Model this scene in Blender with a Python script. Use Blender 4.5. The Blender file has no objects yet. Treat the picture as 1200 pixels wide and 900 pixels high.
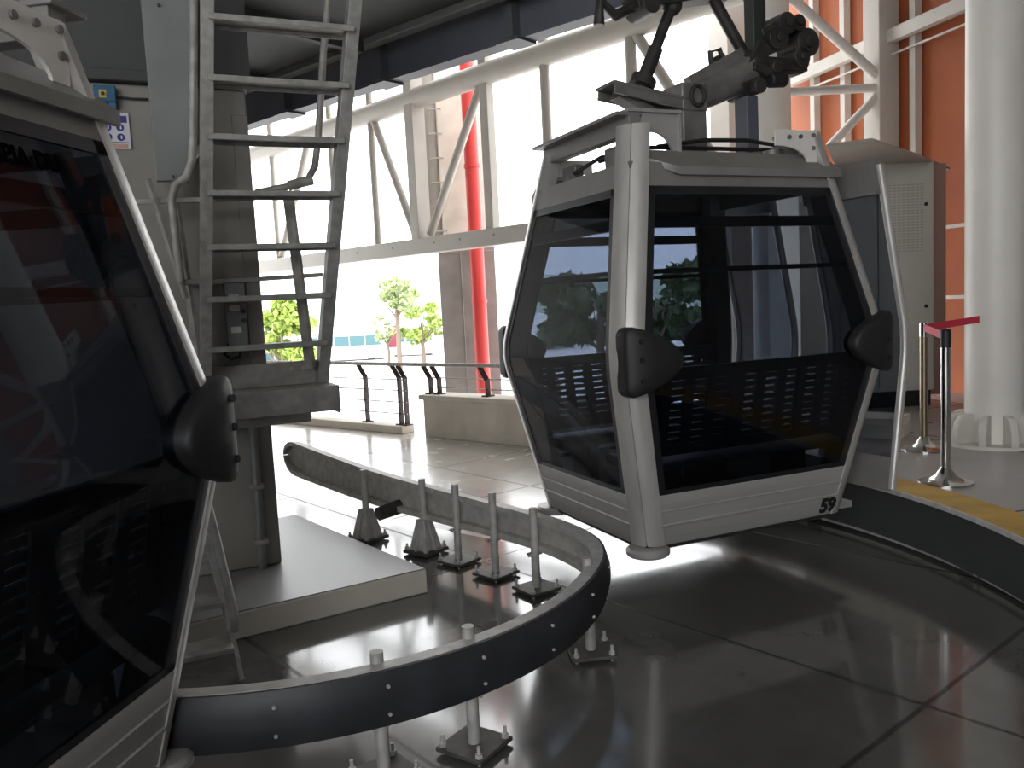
import bpy, bmesh, math, random
from mathutils import Vector, Matrix
random.seed(7)
scene = bpy.context.scene
COL = scene.collection
V = Vector
PI = math.pi

# ------------------------------------------------------------------ camera
F_PX, PITCH, ROLL = 982.4, 0.098, 0.05
O = V((0, 0, 1.6))
cp, sp, cr, sr = math.cos(PITCH), math.sin(PITCH), math.cos(ROLL), math.sin(ROLL)
FW = V((0, cp, -sp)); R0 = V((1, 0, 0)); U0 = V((0, sp, cp))
RT = R0*cr - U0*sr; UP = R0*sr + U0*cr
cam = bpy.data.cameras.new('camera'); cam.sensor_width = 36; cam.sensor_fit = 'HORIZONTAL'
cam.lens = F_PX/1200*36; cam.clip_end = 2000; cam.clip_start = .05
co = bpy.data.objects.new('camera', cam); COL.objects.link(co)
M = Matrix((RT, UP, -FW)).transposed().to_4x4(); M.translation = O
co.matrix_world = M
scene.camera = co

def ray(x, y): return FW + RT*((x-600)/F_PX) + UP*((450-y)/F_PX)
def at(x, y, Y):
    d = ray(x, y); return O + d*(Y/d.y)
def on(x, y, n, P):
    d = ray(x, y); n = V(n); return O + d*((V(P)-O).dot(n)/d.dot(n))

# ------------------------------------------------------------------ materials
def mat(name, col, rough=.5, metal=0, noise=0, nscale=8, coat=0, bump=0, spec=None, detail=4, stretch=None):
    m = bpy.data.materials.new(name); m.use_nodes = True
    nt = m.node_tree; b = nt.nodes['Principled BSDF']
    b.inputs['Base Color'].default_value = (*col, 1)
    b.inputs['Roughness'].default_value = rough; b.inputs['Metallic'].default_value = metal
    if coat: b.inputs['Coat Weight'].default_value = coat; b.inputs['Coat Roughness'].default_value = .08
    if spec is not None: b.inputs['Specular IOR Level'].default_value = spec
    if noise or bump:
        tc = nt.nodes.new('ShaderNodeTexCoord'); n = nt.nodes.new('ShaderNodeTexNoise')
        n.inputs['Scale'].default_value = nscale; n.inputs['Detail'].default_value = detail
        if stretch:
            mp = nt.nodes.new('ShaderNodeMapping'); mp.inputs['Scale'].default_value = stretch
            nt.links.new(tc.outputs['Object'], mp.inputs['Vector']); nt.links.new(mp.outputs[0], n.inputs['Vector'])
        else:
            nt.links.new(tc.outputs['Object'], n.inputs['Vector'])
        if noise:
            mx = nt.nodes.new('ShaderNodeMix'); mx.data_type = 'RGBA'
            mx.inputs['A'].default_value = (*[max(0, c*(1-noise)) for c in col], 1)
            mx.inputs['B'].default_value = (*[min(1, c*(1+noise)) for c in col], 1)
            rm = nt.nodes.new('ShaderNodeMapRange'); rm.inputs['From Min'].default_value = .3; rm.inputs['From Max'].default_value = .7
            nt.links.new(n.outputs['Fac'], rm.inputs['Value']); nt.links.new(rm.outputs[0], mx.inputs['Factor'])
            nt.links.new(mx.outputs['Result'], b.inputs['Base Color'])
        if bump:
            bp = nt.nodes.new('ShaderNodeBump'); bp.inputs['Strength'].default_value = bump; bp.inputs['Distance'].default_value = .01
            nt.links.new(n.outputs['Fac'], bp.inputs['Height']); nt.links.new(bp.outputs[0], b.inputs['Normal'])
    return m

def glass_mat(name, tint, ior=1.5):
    m = bpy.data.materials.new(name); m.use_nodes = True; nt = m.node_tree
    nt.nodes.remove(nt.nodes['Principled BSDF']); out = nt.nodes['Material Output']
    tr = nt.nodes.new('ShaderNodeBsdfTransparent'); tr.inputs[0].default_value = (*tint, 1)
    gl = nt.nodes.new('ShaderNodeBsdfGlossy'); gl.inputs['Roughness'].default_value = .015
    gl.inputs['Color'].default_value = (1, 1, 1, 1)
    fr = nt.nodes.new('ShaderNodeFresnel'); fr.inputs['IOR'].default_value = ior
    # the same reflectance whichever side of the sheet is met (no total internal reflection in a thin pane)
    lw = nt.nodes.new('ShaderNodeLayerWeight'); lw.inputs['Blend'].default_value = .5
    pw = nt.nodes.new('ShaderNodeMath'); pw.operation = 'POWER'; pw.inputs[1].default_value = 4.0
    ma = nt.nodes.new('ShaderNodeMath'); ma.operation = 'MULTIPLY_ADD'; ma.inputs[1].default_value = .45; ma.inputs[2].default_value = .022
    nt.links.new(lw.outputs['Facing'], pw.inputs[0]); nt.links.new(pw.outputs[0], ma.inputs[0])
    nt.nodes.remove(fr)
    mx = nt.nodes.new('ShaderNodeMixShader')
    nt.links.new(ma.outputs[0], mx.inputs[0]); nt.links.new(tr.outputs[0], mx.inputs[1]); nt.links.new(gl.outputs[0], mx.inputs[2])
    nt.links.new(mx.outputs[0], out.inputs['Surface'])
    return m

def floor_mat(name, col, dark, rough, sx, ox, sy, oy, rot, spec=.5, coat=0):
    """polished concrete with saw-cut joints (a rotated grid) and cloudy stains"""
    m = bpy.data.materials.new(name); m.use_nodes = True; nt = m.node_tree; N = nt.nodes; Lk = nt.links
    b = N['Principled BSDF']
    tc = N.new('ShaderNodeTexCoord')
    n1 = N.new('ShaderNodeTexNoise'); n1.inputs['Scale'].default_value = .9; n1.inputs['Detail'].default_value = 7; n1.inputs['Roughness'].default_value = .65
    n2 = N.new('ShaderNodeTexNoise'); n2.inputs['Scale'].default_value = 5; n2.inputs['Detail'].default_value = 6
    for n in (n1, n2): Lk.new(tc.outputs['Object'], n.inputs['Vector'])
    add = N.new('ShaderNodeMath'); add.operation = 'MULTIPLY_ADD'; add.inputs[1].default_value = .35
    Lk.new(n2.outputs['Fac'], add.inputs[0]); Lk.new(n1.outputs['Fac'], add.inputs[2])
    rm = N.new('ShaderNodeMapRange'); rm.inputs['From Min'].default_value = .45; rm.inputs['From Max'].default_value = .9
    Lk.new(add.outputs[0], rm.inputs['Value'])
    mx = N.new('ShaderNodeMix'); mx.data_type = 'RGBA'; mx.inputs['A'].default_value = (*dark, 1); mx.inputs['B'].default_value = (*col, 1)
    Lk.new(rm.outputs[0], mx.inputs['Factor'])
    mp = N.new('ShaderNodeMapping'); mp.inputs['Rotation'].default_value = (0, 0, -rot)
    Lk.new(tc.outputs['Object'], mp.inputs['Vector'])
    sep = N.new('ShaderNodeSeparateXYZ'); Lk.new(mp.outputs[0], sep.inputs[0])
    def line(sock, s, o):
        a = N.new('ShaderNodeMath'); a.operation = 'ADD'; a.inputs[1].default_value = -o; Lk.new(sock, a.inputs[0])
        w = N.new('ShaderNodeMath'); w.operation = 'PINGPONG'; w.inputs[1].default_value = s/2; Lk.new(a.outputs[0], w.inputs[0])
        l = N.new('ShaderNodeMath'); l.operation = 'LESS_THAN'; l.inputs[1].default_value = .011; Lk.new(w.outputs[0], l.inputs[0])
        return l.outputs[0]
    mxm = N.new('ShaderNodeMath'); mxm.operation = 'MAXIMUM'
    Lk.new(line(sep.outputs['X'], sx, ox), mxm.inputs[0]); Lk.new(line(sep.outputs['Y'], sy, oy), mxm.inputs[1])
    m2 = N.new('ShaderNodeMix'); m2.data_type = 'RGBA'; m2.inputs['B'].default_value = (*[c*.3 for c in dark], 1)
    Lk.new(mx.outputs['Result'], m2.inputs['A']); Lk.new(mxm.outputs[0], m2.inputs['Factor'])
    Lk.new(m2.outputs['Result'], b.inputs['Base Color'])
    rr = N.new('ShaderNodeMapRange'); rr.inputs['To Min'].default_value = rough*.6; rr.inputs['To Max'].default_value = rough*1.6
    Lk.new(n2.outputs['Fac'], rr.inputs['Value']); 
    r2 = N.new('ShaderNodeMath'); r2.operation = 'MULTIPLY_ADD'; r2.inputs[1].default_value = .4
    Lk.new(mxm.outputs[0], r2.inputs[0]); Lk.new(rr.outputs[0], r2.inputs[2])
    Lk.new(r2.outputs[0], b.inputs['Roughness'])
    b.inputs['Specular IOR Level'].default_value = spec
    if coat: b.inputs['Coat Weight'].default_value = coat; b.inputs['Coat Roughness'].default_value = rough*.6; b.inputs['Coat IOR'].default_value = 1.6
    bp = N.new('ShaderNodeBump'); bp.inputs['Strength'].default_value = .01; bp.inputs['Distance'].default_value = .01
    Lk.new(n2.outputs['Fac'], bp.inputs['Height']); Lk.new(bp.outputs[0], b.inputs['Normal'])
    return m

m_alu = mat('brushed_aluminium', (.53, .51, .485), .36, .45, .10, 14, stretch=(1, 1, .1))
m_alu_dull = mat('dull_aluminium', (.38, .37, .355), .5, .3, .08, 5, stretch=(.2, 1, 6))
m_alu_dark = mat('roof_aluminium', (.24, .23, .22), .5, .35, .1, 6)
m_white_plate = mat('white_painted_plate', (.78, .75, .71), .5, .1, .05, 6)
m_glass = glass_mat('tinted_glass', (.485, .515, .565))
m_gasket = mat('black_gasket', (.012, .013, .016), .4)
m_footplate = mat('dark_foot_plate', (.09, .085, .08), .6, .3, .2, 20)
m_rubber = mat('black_rubber', (.027, .028, .033), .45, 0, .3, 6)
m_bumper = mat('black_bumper_plastic', (.012, .012, .013), .55, bump=.1, nscale=120)
m_seat = mat('charcoal_seat_plastic', (.028, .03, .036), .4)
m_dark = mat('dark_grip_steel', (.055, .052, .05), .5, .5, .3, 10)
m_grease = mat('grey_hanger_steel', (.22, .21, .20), .5, .5, .25, 9)
m_galv = mat('galvanised_steel', (.46, .45, .425), .5, .25, .22, 14, detail=8)
m_galv_dark = mat('weathered_galvanised_steel', (.34, .325, .30), .55, .2, .25, 12, detail=8)
m_ladder = mat('dull_galvanised_ladder', (.33, .325, .305), .5, .25, .24, 16, detail=8)
m_plate = mat('zinc_sheet', (.20, .21, .205), .5, .3, .12, 3)
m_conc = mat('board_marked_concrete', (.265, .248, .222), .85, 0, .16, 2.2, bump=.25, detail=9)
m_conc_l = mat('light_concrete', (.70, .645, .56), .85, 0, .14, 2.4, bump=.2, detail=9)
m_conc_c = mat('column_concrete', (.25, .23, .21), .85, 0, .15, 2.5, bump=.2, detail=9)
m_cream = mat('cream_steel_paint', (.40, .375, .335), .45, 0, .05, 3)
m_white = mat('white_steel_paint', (.76, .73, .68), .42, 0, .04, 3)
m_white_w = mat('warm_white_paint', (.64, .61, .56), .5, 0, .05, 4)
m_orange = mat('orange_wall_panel', (.40, .105, .035), .6, 0, .1, 1.3)
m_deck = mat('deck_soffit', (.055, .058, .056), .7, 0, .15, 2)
m_blue = mat('blue_grey_steel', (.10, .105, .13), .5, .1, .1, 4)
m_red = mat('red_pipe_paint', (.62, .05, .045), .4)
m_belt = mat('red_webbing', (.55, .03, .06), .7)
m_chrome = mat('polished_steel', (.62, .61, .60), .14, 1)
m_yellow = mat('yellow_edge_paint', (.48, .29, .05), .6, 0, .18, 5)
m_black = mat('black_paint', (.015, .015, .016), .55)
m_edge = mat('platform_edge_face', (.02, .021, .022), .6)
m_brown = mat('brown_rail_paint', (.035, .018, .016), .5)
m_kiosk = mat('kiosk_panel', (.56, .55, .50), .55, 0, .04, 3)
m_canopy = mat('canopy_underside', (.42, .37, .33), .7, 0, .1, 2)
m_sign = mat('white_sign', (.62, .62, .66), .5)
m_signblue = mat('sign_blue', (.03, .03, .22), .5)
m_signred = mat('sign_red', (.55, .3, .25), .5)
m_bluebox = mat('blue_switch_box', (.02, .1, .2), .45)
m_ylw = mat('yellow_button', (.5, .4, .08), .5)
m_ink = mat('black_lettering', (.01, .01, .012), .5)
m_text_dim = mat('dull_black_lettering', (.004, .004, .005), 1, spec=0)
m_ground = mat('pale_asphalt', (.56, .55, .54), .9, 0, .1, .15)
m_leaf = mat('yellow_green_leaves', (.26, .34, .07), .6, 0, .3, 1)
m_leaf_p = mat('pale_leaves', (.30, .36, .16), .6, 0, .25, .5)
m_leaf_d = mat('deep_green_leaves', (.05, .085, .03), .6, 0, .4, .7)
m_bark = mat('bark', (.16, .12, .09), .8)
m_bus = mat('white_bus_paint', (.75, .76, .77), .35)
m_busglass = mat('bus_window', (.07, .14, .155), .5, spec=.2)
m_busred = mat('bus_red_panel', (.22, .03, .05), .4)
m_tyre = mat('tyre', (.02, .02, .02), .8)
m_hill = mat('hazy_green_hill', (.28, .34, .28), .9, 0, .25, .05)  # distance haze is put into this pale base colour
m_roof = mat('roof_soffit', (.42, .41, .39), .8)
m_hallwall = mat('hall_wall', (.26, .25, .24), .8)
m_platform = floor_mat('platform_concrete', (.40, .375, .36), (.29, .275, .265), .3, 1.6, .4, 1.6, .2, .3)
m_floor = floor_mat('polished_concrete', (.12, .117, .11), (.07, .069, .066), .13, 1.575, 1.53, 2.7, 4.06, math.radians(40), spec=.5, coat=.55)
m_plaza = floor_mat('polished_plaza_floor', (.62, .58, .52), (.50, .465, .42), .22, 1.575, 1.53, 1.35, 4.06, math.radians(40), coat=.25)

def tread_mat():
    m = mat('diamond_plate', (.33, .33, .33), .42, .4)
    nt = m.node_tree; N = nt.nodes; b = N['Principled BSDF']
    tc = N.new('ShaderNodeTexCoord'); ck = N.new('ShaderNodeTexChecker'); ck.inputs['Scale'].default_value = 55
    ck.inputs['Color1'].default_value = (0, 0, 0, 1); ck.inputs['Color2'].default_value = (1, 1, 1, 1)
    bp = N.new('ShaderNodeBump'); bp.inputs['Strength'].default_value = .4; bp.inputs['Distance'].default_value = .004
    nt.links.new(tc.outputs['Object'], ck.inputs['Vector']); nt.links.new(ck.outputs['Fac'], bp.inputs['Height'])
    nt.links.new(bp.outputs[0], b.inputs['Normal']); return m
m_tread = tread_mat()

# ------------------------------------------------------------------ mesh builder
class MB:
    def __init__(s): s.bm = bmesh.new()
    def box(s, c, size, rot=None):
        r = bmesh.ops.create_cube(s.bm, size=1)['verts']
        for v in r:
            p = V((v.co.x*size[0], v.co.y*size[1], v.co.z*size[2]))
            if rot is not None: p = rot @ p
            v.co = p + V(c)
        return s
    def bb(s, a, b):
        a, b = V(a), V(b); return s.box((a+b)/2, [abs(q) for q in (b-a)])
    def bar(s, p0, p1, w, h, up=(0, 0, 1)):
        p0, p1 = V(p0), V(p1); d = (p1-p0); L = d.length; x = d.normalized(); u = V(up)
        if abs(x.dot(u)) > .99: u = V((0, 1, 0))
        y = u.cross(x).normalized(); z = x.cross(y)
        return s.box((p0+p1)/2, (L, w, h), Matrix((x, y, z)).transposed())
    def tube(s, pts, r, seg=12, cap=True):
        pts = [V(p) for p in pts]; n = len(pts); rs = r if isinstance(r, (list, tuple)) else [r]*n
        rings = []; ref = None
        for i, p in enumerate(pts):
            t = (pts[min(i+1, n-1)] - pts[max(i-1, 0)]).normalized()
            if ref is None:
                ref = V((0, 0, 1)) if abs(t.z) < .9 else V((1, 0, 0))
            a = (ref - t*ref.dot(t)).normalized(); b = t.cross(a); ref = a
            k = 1
            if 0 < i < n-1:
                c = (pts[i]-pts[i-1]).normalized().dot(t); k = 1/max(c, .5)
            rings.append([s.bm.verts.new(p + (a*math.cos(q)+b*math.sin(q))*rs[i]) for q in [2*PI*j/seg for j in range(seg)]])
        for i in range(n-1):
            for j in range(seg):
                s.bm.faces.new((rings[i][j], rings[i][(j+1) % seg], rings[i+1][(j+1) % seg], rings[i+1][j])).smooth = True
        if cap:
            s.bm.faces.new(rings[0][::-1]); s.bm.faces.new(rings[-1])
        return s
    def cyl(s, p0, p1, r, r2=None, seg=20):
        return s.tube([p0, p1], [r, r if r2 is None else r2], seg)
    def lathe(s, prof, o=(0, 0, 0), seg=28):
        o = V(o); rings = []
        for r, z in prof:
            rings.append([s.bm.verts.new(o + V((r*math.cos(2*PI*j/seg), r*math.sin(2*PI*j/seg), z))) for j in range(seg)])
        for i in range(len(prof)-1):
            for j in range(seg):
                s.bm.faces.new((rings[i][j], rings[i][(j+1) % seg], rings[i+1][(j+1) % seg], rings[i+1][j])).smooth = True
        s.bm.faces.new(rings[0][::-1]); s.bm.faces.new(rings[-1]); return s
    def prism(s, poly, ax, ay, o, n, th):
        """2D polygon in the plane (o; ax, ay) pushed th along n"""
        ax, ay, o, n = V(ax), V(ay), V(o), V(n)
        a = [s.bm.verts.new(o+ax*x+ay*y) for x, y in poly]; b = [s.bm.verts.new(o+ax*x+ay*y+n*th) for x, y in poly]
        k = len(poly); s.bm.faces.new(a[::-1]); s.bm.faces.new(b)
        for i in range(k): s.bm.faces.new((a[i], a[(i+1) % k], b[(i+1) % k], b[i]))
        return s
    def loft(s, rings, closed=True, cap=True, smooth=False):
        R = [[s.bm.verts.new(V(p)) for p in r] for r in rings]; k = len(R[0])
        for i in range(len(R)-1):
            for j in range(k if closed else k-1):
                f = s.bm.faces.new((R[i][j], R[i][(j+1) % k], R[i+1][(j+1) % k], R[i+1][j])); f.smooth = smooth
        if cap: s.bm.faces.new(R[0][::-1]); s.bm.faces.new(R[-1])
        return s
    def ball(s, c, r, seg=16, sc=(1, 1, 1)):
        vs = bmesh.ops.create_uvsphere(s.bm, u_segments=seg, v_segments=seg//2+2, radius=r)['verts']
        for v in vs: v.co = V((v.co.x*sc[0], v.co.y*sc[1], v.co.z*sc[2])) + V(c)
        for f in {f for v in vs for f in v.link_faces}: f.smooth = True
        return s
    def sheet(s, rows):
        R = [[s.bm.verts.new(V(p)) for p in r] for r in rows]
        for i in range(len(R)-1):
            for j in range(len(R[0])-1): s.bm.faces.new((R[i][j], R[i][j+1], R[i+1][j+1], R[i+1][j])).smooth = True
        return s
    def build(s, name, m, parent=None, bevel=0, label=None):
        bmesh.ops.recalc_face_normals(s.bm, faces=s.bm.faces[:])
        for f in s.bm.faces: f.smooth = True
        for e in s.bm.edges:
            if len(e.link_faces) == 2 and e.calc_face_angle(0) > math.radians(38): e.smooth = False
        me = bpy.data.meshes.new(name); s.bm.to_mesh(me); s.bm.free()
        me.materials.append(m)
        o = bpy.data.objects.new(name, me); COL.objects.link(o)
        if parent is not None: o.parent = parent
        if bevel:
            md = o.modifiers.new('bevel', 'BEVEL'); md.width = bevel; md.segments = 2; md.limit_method = 'ANGLE'; md.angle_limit = math.radians(40)
        if label: o['label'] = label
        return o

def tag(o, label, cat, group=None, kind=None):
    o['label'] = label; o['category'] = cat
    if group: o['group'] = group
    if kind: o['kind'] = kind
    return o
def thing(name, loc, rz, label, cat, group=None):
    o = bpy.data.objects.new(name, None); COL.objects.link(o)
    o.location = loc; o.rotation_euler = (0, 0, rz); o.empty_display_size = .2
    return tag(o, label, cat, group)
def struct(o): o['kind'] = 'structure'; return o
def copy_tree(o, parent=None, skip=()):
    c = o.copy(); COL.objects.link(c); c.parent = parent
    for ch in [q for q in bpy.data.objects if q.parent == o]:
        if ch.name.split('.')[0] not in skip: copy_tree(ch, c, skip)
    return c
def text_obj(body, size, name, m, parent, mtx, offset=0, depth=.002, shear=0):
    cu = bpy.data.curves.new(name, 'FONT'); cu.body = body; cu.size = size; cu.offset = offset; cu.extrude = depth; cu.shear = shear
    t = bpy.data.objects.new('tmp_text', cu); COL.objects.link(t)
    bpy.context.view_layer.update()
    me = bpy.data.meshes.new_from_object(t.evaluated_get(bpy.context.evaluated_depsgraph_get()))
    bpy.data.objects.remove(t); me.materials.clear(); me.materials.append(m); me.transform(mtx)
    o = bpy.data.objects.new(name, me); COL.objects.link(o); o.parent = parent
    return o
def arc(c, r, a0, a1, n): return [(c[0]+r*math.cos(a0+(a1-a0)*i/n), c[1]+r*math.sin(a0+(a1-a0)*i/n)) for i in range(n+1)]

# ------------------------------------------------------------------ directions of the station
C0 = (-1.07, 4.0)                                   # centre of the cabins' turn
FD = V((-.755, .656, 0)); FN = V((.656, .755, 0))    # along / out of the open front
PU = V((math.cos(.423), math.sin(.423), 0)); PV = V((-math.sin(.423), math.cos(.423), 0))   # pillar axes
PP = V((-1.4, 4.8, 0))                               # pillar corner
LW = V((-1.1, 10.2, 0))                              # end of the low wall
TA = V((-.85, 14, 0)); TD = V((-.70, .714, 0)); TN = V((.714, .70, 0))
WA = V((4.95, 10.6, 0)); WD = V((-.2785, .9604, 0)); WN = V((.9604, .2785, 0))

# ------------------------------------------------------------------ setting
b = MB()
qa = LW - FN*2.9 + FD*-4.37; qb = qa + FN*3.15; qc = LW + FD*14 + FN*.25; qd = LW + FD*14 - FN*2.9; qe = LW + FD*-18 + FN*.25
def slab(pts, name, m):
    b = MB(); b.prism(pts, (1, 0, 0), (0, 1, 0), (0, 0, -.25), (0, 0, 1), .25); return struct(b.build(name, m))
# one L-shaped floor and the lighter strip of plaza paving along the open front
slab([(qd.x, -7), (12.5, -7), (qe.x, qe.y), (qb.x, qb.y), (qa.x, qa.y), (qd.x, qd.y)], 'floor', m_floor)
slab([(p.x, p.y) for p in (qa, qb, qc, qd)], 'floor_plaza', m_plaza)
# raised boarding platform, its edge an arc round the cabins' turn
b = MB(); PR = 3.5
ap = arc(C0, PR, math.radians(-115), math.radians(52), 64)
b.prism(ap + [(2.4, 9.2), (5.2, 9.2), (7.3, 2.2), (9.5, -5.5), (-3, -5.5)], (1, 0, 0), (0, 1, 0), (0, 0, .02), (0, 0, 1), .33)
struct(b.build('platform', m_platform))
b = MB()
b.loft([[(C0[0]+r*math.cos(a), C0[1]+r*math.sin(a), z) for r, z in ((PR-.035, .05), (PR+.002, .05), (PR+.002, .352), (PR-.035, .352))] for a in [math.radians(-115+167*i/80) for i in range(81)]])
struct(b.build('platform_edge', m_edge))
b = MB()
b.loft([[(C0[0]+r*math.cos(a), C0[1]+r*math.sin(a), z) for r, z in ((PR-.035, .352), (PR+.23, .351), (PR+.23, .356), (PR-.035, .358))] for a in [math.radians(-115+167*i/80) for i in range(81)]])
struct(b.build('platform_edge_strip', m_yellow))
b = MB()
b.loft([[(C0[0]+r*math.cos(a), C0[1]+r*math.sin(a), z) for r, z in ((PR-.05, .335), (PR-.035, .335), (PR-.035, .362), (PR-.05, .362))] for a in [math.radians(-115+167*i/80) for i in range(81)]])
struct(b.build('trim_1', m_galv))
# hall roof, back and left walls
HZ = 6.1
r0, r1 = TA + TD*-4.9, TA + TD*12
b = MB(); b.prism([(-9.2, -6), (10, -6), (4.3, 12.9), (r0.x, r0.y), (r1.x, r1.y), (-9.2, r1.y)], (1, 0, 0), (0, 1, 0), (0, 0, HZ), (0, 0, 1), .3)
struct(b.build('ceiling', m_roof))
b = MB(); b.prism([(-9.2, 0), (10.2, 0), (10.2, HZ), (1.0, HZ), (1.0, .9), (-9.2, .9)], (1, 0, 0), (0, 0, 1), (0, -6.2, 0), (0, 1, 0), .2); struct(b.build('wall_back', m_hallwall))  # unseen; left part kept low to let fill light in from behind
b = MB(); b.bb((-9.4, -6, 0), (-9.2, 16.5, HZ)); struct(b.build('wall_left', m_hallwall))  # unseen; extended to block bright sky from the cabin's side glass reflection
# orange right wall
b = MB()
p0, p1 = WA + WD*2.3, WA + WD*-3.4
b.prism([((p0+WN*k).x, (p0+WN*k).y) for k in (0.02, .2)] + [((p1+WN*k).x, (p1+WN*k).y) for k in (.2, .02)], (1, 0, 0), (0, 1, 0), (0, 0, 0), (0, 0, 1), HZ)
struct(b.build('wall_right', m_orange))
b = MB()
q0 = WA + WD*-3.4
b.prism([(q0.x, q0.y), (q0.x+.2, q0.y), (10.2, -6), (10, -6)], (1, 0, 0), (0, 1, 0), (0, 0, 0), (0, 0, 1), HZ)
struct(b.build('wall_right_blocker', m_hallwall))  # unseen grey wall, added to keep bright reflections off the cabin windows
# outside ground and hills
b = MB(); b.bb((-420, -420, -3.2), (420, 420, -3)); g = b.build('ground', m_ground); struct(g)
def ridge(y0, base, amp, x0, x1, seed):
    rnd = random.Random(seed); n = 60; ph = [rnd.uniform(0, 6) for _ in range(5)]; rows = []
    for k in range(7):
        f = k/6; row = []
        for i in range(n+1):
            x = x0+(x1-x0)*i/n
            h = base + amp*sum(math.sin(x*.011*(j+1)*1.3+ph[j])/(j+1) for j in range(5))
            row.append((x, y0 + f*90 + 6*math.sin(i*.9+k), -3.5 + max(1, h)*math.sin(f*PI*.5) + rnd.uniform(-.6, .6)))
        rows.append(row)
    b = MB(); b.sheet(rows); return b.build('hills', m_hill)
struct(ridge(300, 15, 5, -420, 420, 3))
h2 = ridge(220, 17, 6, -330, 330, 8); h2.rotation_euler.z = -1.75; struct(h2)

# ------------------------------------------------------------------ gondola cabin (local: x along u, y along v, z up from its floor)
def lin(z, k):
    tb = ((0, (.693, .601)), (.98, (.896, .777)), (2.16, (.655, .535)))
    for (z0, a0), (z1, a1) in zip(tb, tb[1:]):
        if z <= z1 or z1 == 2.16:
            f = (z-z0)/(z1-z0); return a0[k]+(a1[k]-a0[k])*f
def hf(z, k):
    if abs(z-.98) > .14: return lin(z, k)
    return sum(lin(z+d, k) for d in (-.1, -.05, 0, .05, .1))/5
ZL = [0, .3, .6, .8, .86, .9, .94, .98, 1.02, 1.06, 1.1, 1.2, 1.5, 1.8, 2.02, 2.16]
PW = .125
def make_cabin():
    root = thing('gondola_cabin', (0, 0, 0), 0, 'x', 'cable car cabin')
    # corner posts: quarter-round extrusions with a seam in the middle
    for sx in (-1, 1):
        for sy in (-1, 1):
            rings = []
            for z in ZL:
                a, c = hf(z, 0), hf(z, 1); ring = []
                ring.append((a-.02, c-PW)) ; 
                for i in range(15):
                    t = PI/2*(i/14 if i < 6 else .5 if i == 7 else .5+.012*(i-7) if i in (6, 8) else (i)/14); r = PW-(.008 if i == 7 else 0)
                    ring.append((a-PW+r*math.cos(t), c-PW+r*math.sin(t)))
                ring.append((a-PW, c-.02)); ring.append((a-PW+.005, c-PW+.005))
                rings.append([(sx*x, sy*y, z) for x, y in ring])
            MBp = MB(); MBp.loft(rings); MBp.build('corner_post', m_alu, root)
    for sx in (-1, 1):
        for sy in (-1, 1):
            m_ = MB(); m_.loft([[(sx*(hf(z, 0)-x), sy*(hf(z, 1)-y), z) for x, y in ((.03, .15), (.16, .145), (.155, .16), (.145, .16), (.15, .03), (.135, .03), (.13, .13), (.03, .135))] for z in ZL if z < 2])
            m_.build('post_lining', m_gasket, root)
    # bumper pads on the end faces, at the belt
    for sx in (-1, 1):
        for sy in (-1, 1):
            a, c = hf(.98, 0), hf(.98, 1); out = []
            def add(x, z): out.append((x, z))
            for t in range(7): q = PI/2+PI/2*t/6; add(.045+.045*math.cos(q), .125+.045*math.sin(q))
            for t in range(7): q = PI+PI/2*t/6; add(.045+.045*math.cos(q), -.125+.045*math.sin(q))
            for t in range(1, 16):
                f = t/16; add(.05+.265*math.sin(PI*f)**.8, -.17+.34*f)
            rings = []
            for sc, d in ((1, -.05), (1, .018), (.975, .034), (.9, .044), (.6, .052), (.25, .054)):
                ring = []
                for x, z in out:
                    xx = .13+(x-.13)*sc; zz = z*sc; bow = .03*max(0, 1-xx/.12)
                    ring.append((sx*(a-.015-xx), sy*(c+d-bow), .98+zz))
                rings.append(ring)
            m_ = MB(); m_.loft(rings, smooth=True); bp = m_.build('bumper_pad', m_bumper, root)
            for dz in (-.09, .01, .1):
                h = MB(); h.cyl((sx*(a-.085), sy*(c+.03), .98+dz), (sx*(a-.085), sy*(c+.050), .98+dz), .014, .012, 14); h.build('bolt', m_black, bp)
    faces = [(0, -1), (0, 1), (-1, 0)]
    def fp(face, s, z, off=0):          # point on a face: s across, z up, off outward
        if face[0]: return (face[0]*(hf(z, 0)-.012+off), s, z)
        return (s, face[1]*(hf(z, 1)-.012+off), z)
    def half(face, z): return hf(z, 1 if face[0] else 0) - PW
    zg = [.28, .45, .65, .8, .86, .9, .94, .98, 1.02, 1.06, 1.1, 1.2, 1.45, 1.65, 1.84]
    for fc in faces:
        m_ = MB(); rows = []
        front = [[fp(fc, s*half(fc, z), z) for s in (-1, 1)] for z in zg]
        back = [[fp(fc, s*half(fc, z), z, -.007) for s in (1, -1)] for z in zg]
        m_.loft([f+k for f, k in zip(front, back)]); m_.build('window_pane', m_glass, root)
        g = MB()
        for s in (-1, 1):
            g.loft([[fp(fc, s*(half(fc, z)-.0), z, .004), fp(fc, s*(half(fc, z)-.045), z, .004), fp(fc, s*(half(fc, z)-.045), z, -.012), fp(fc, s*half(fc, z), z, -.012)] for z in zg])
        for z0, z1 in ((.28, .305), (1.80, 1.84)):
            g.loft([[fp(fc, s*half(fc, z0), z0, .004), fp(fc, s*half(fc, z1), z1, .004), fp(fc, s*half(fc, z1), z1, -.012), fp(fc, s*half(fc, z0), z0, -.012)] for s in (-1, 1)])
        g.build('window_gasket', m_gasket, root)
        for z0, z1 in ((1.63, 1.685), (1.40, 1.425)):
            g = MB(); g.loft([[fp(fc, s*half(fc, z0), z0, -.008), fp(fc, s*half(fc, z1), z1, -.008), fp(fc, s*half(fc, z1), z1, -.035), fp(fc, s*half(fc, z0), z0, -.035)] for s in (-1, 1)])
            g.build('divider_bar', m_gasket, root)
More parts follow.
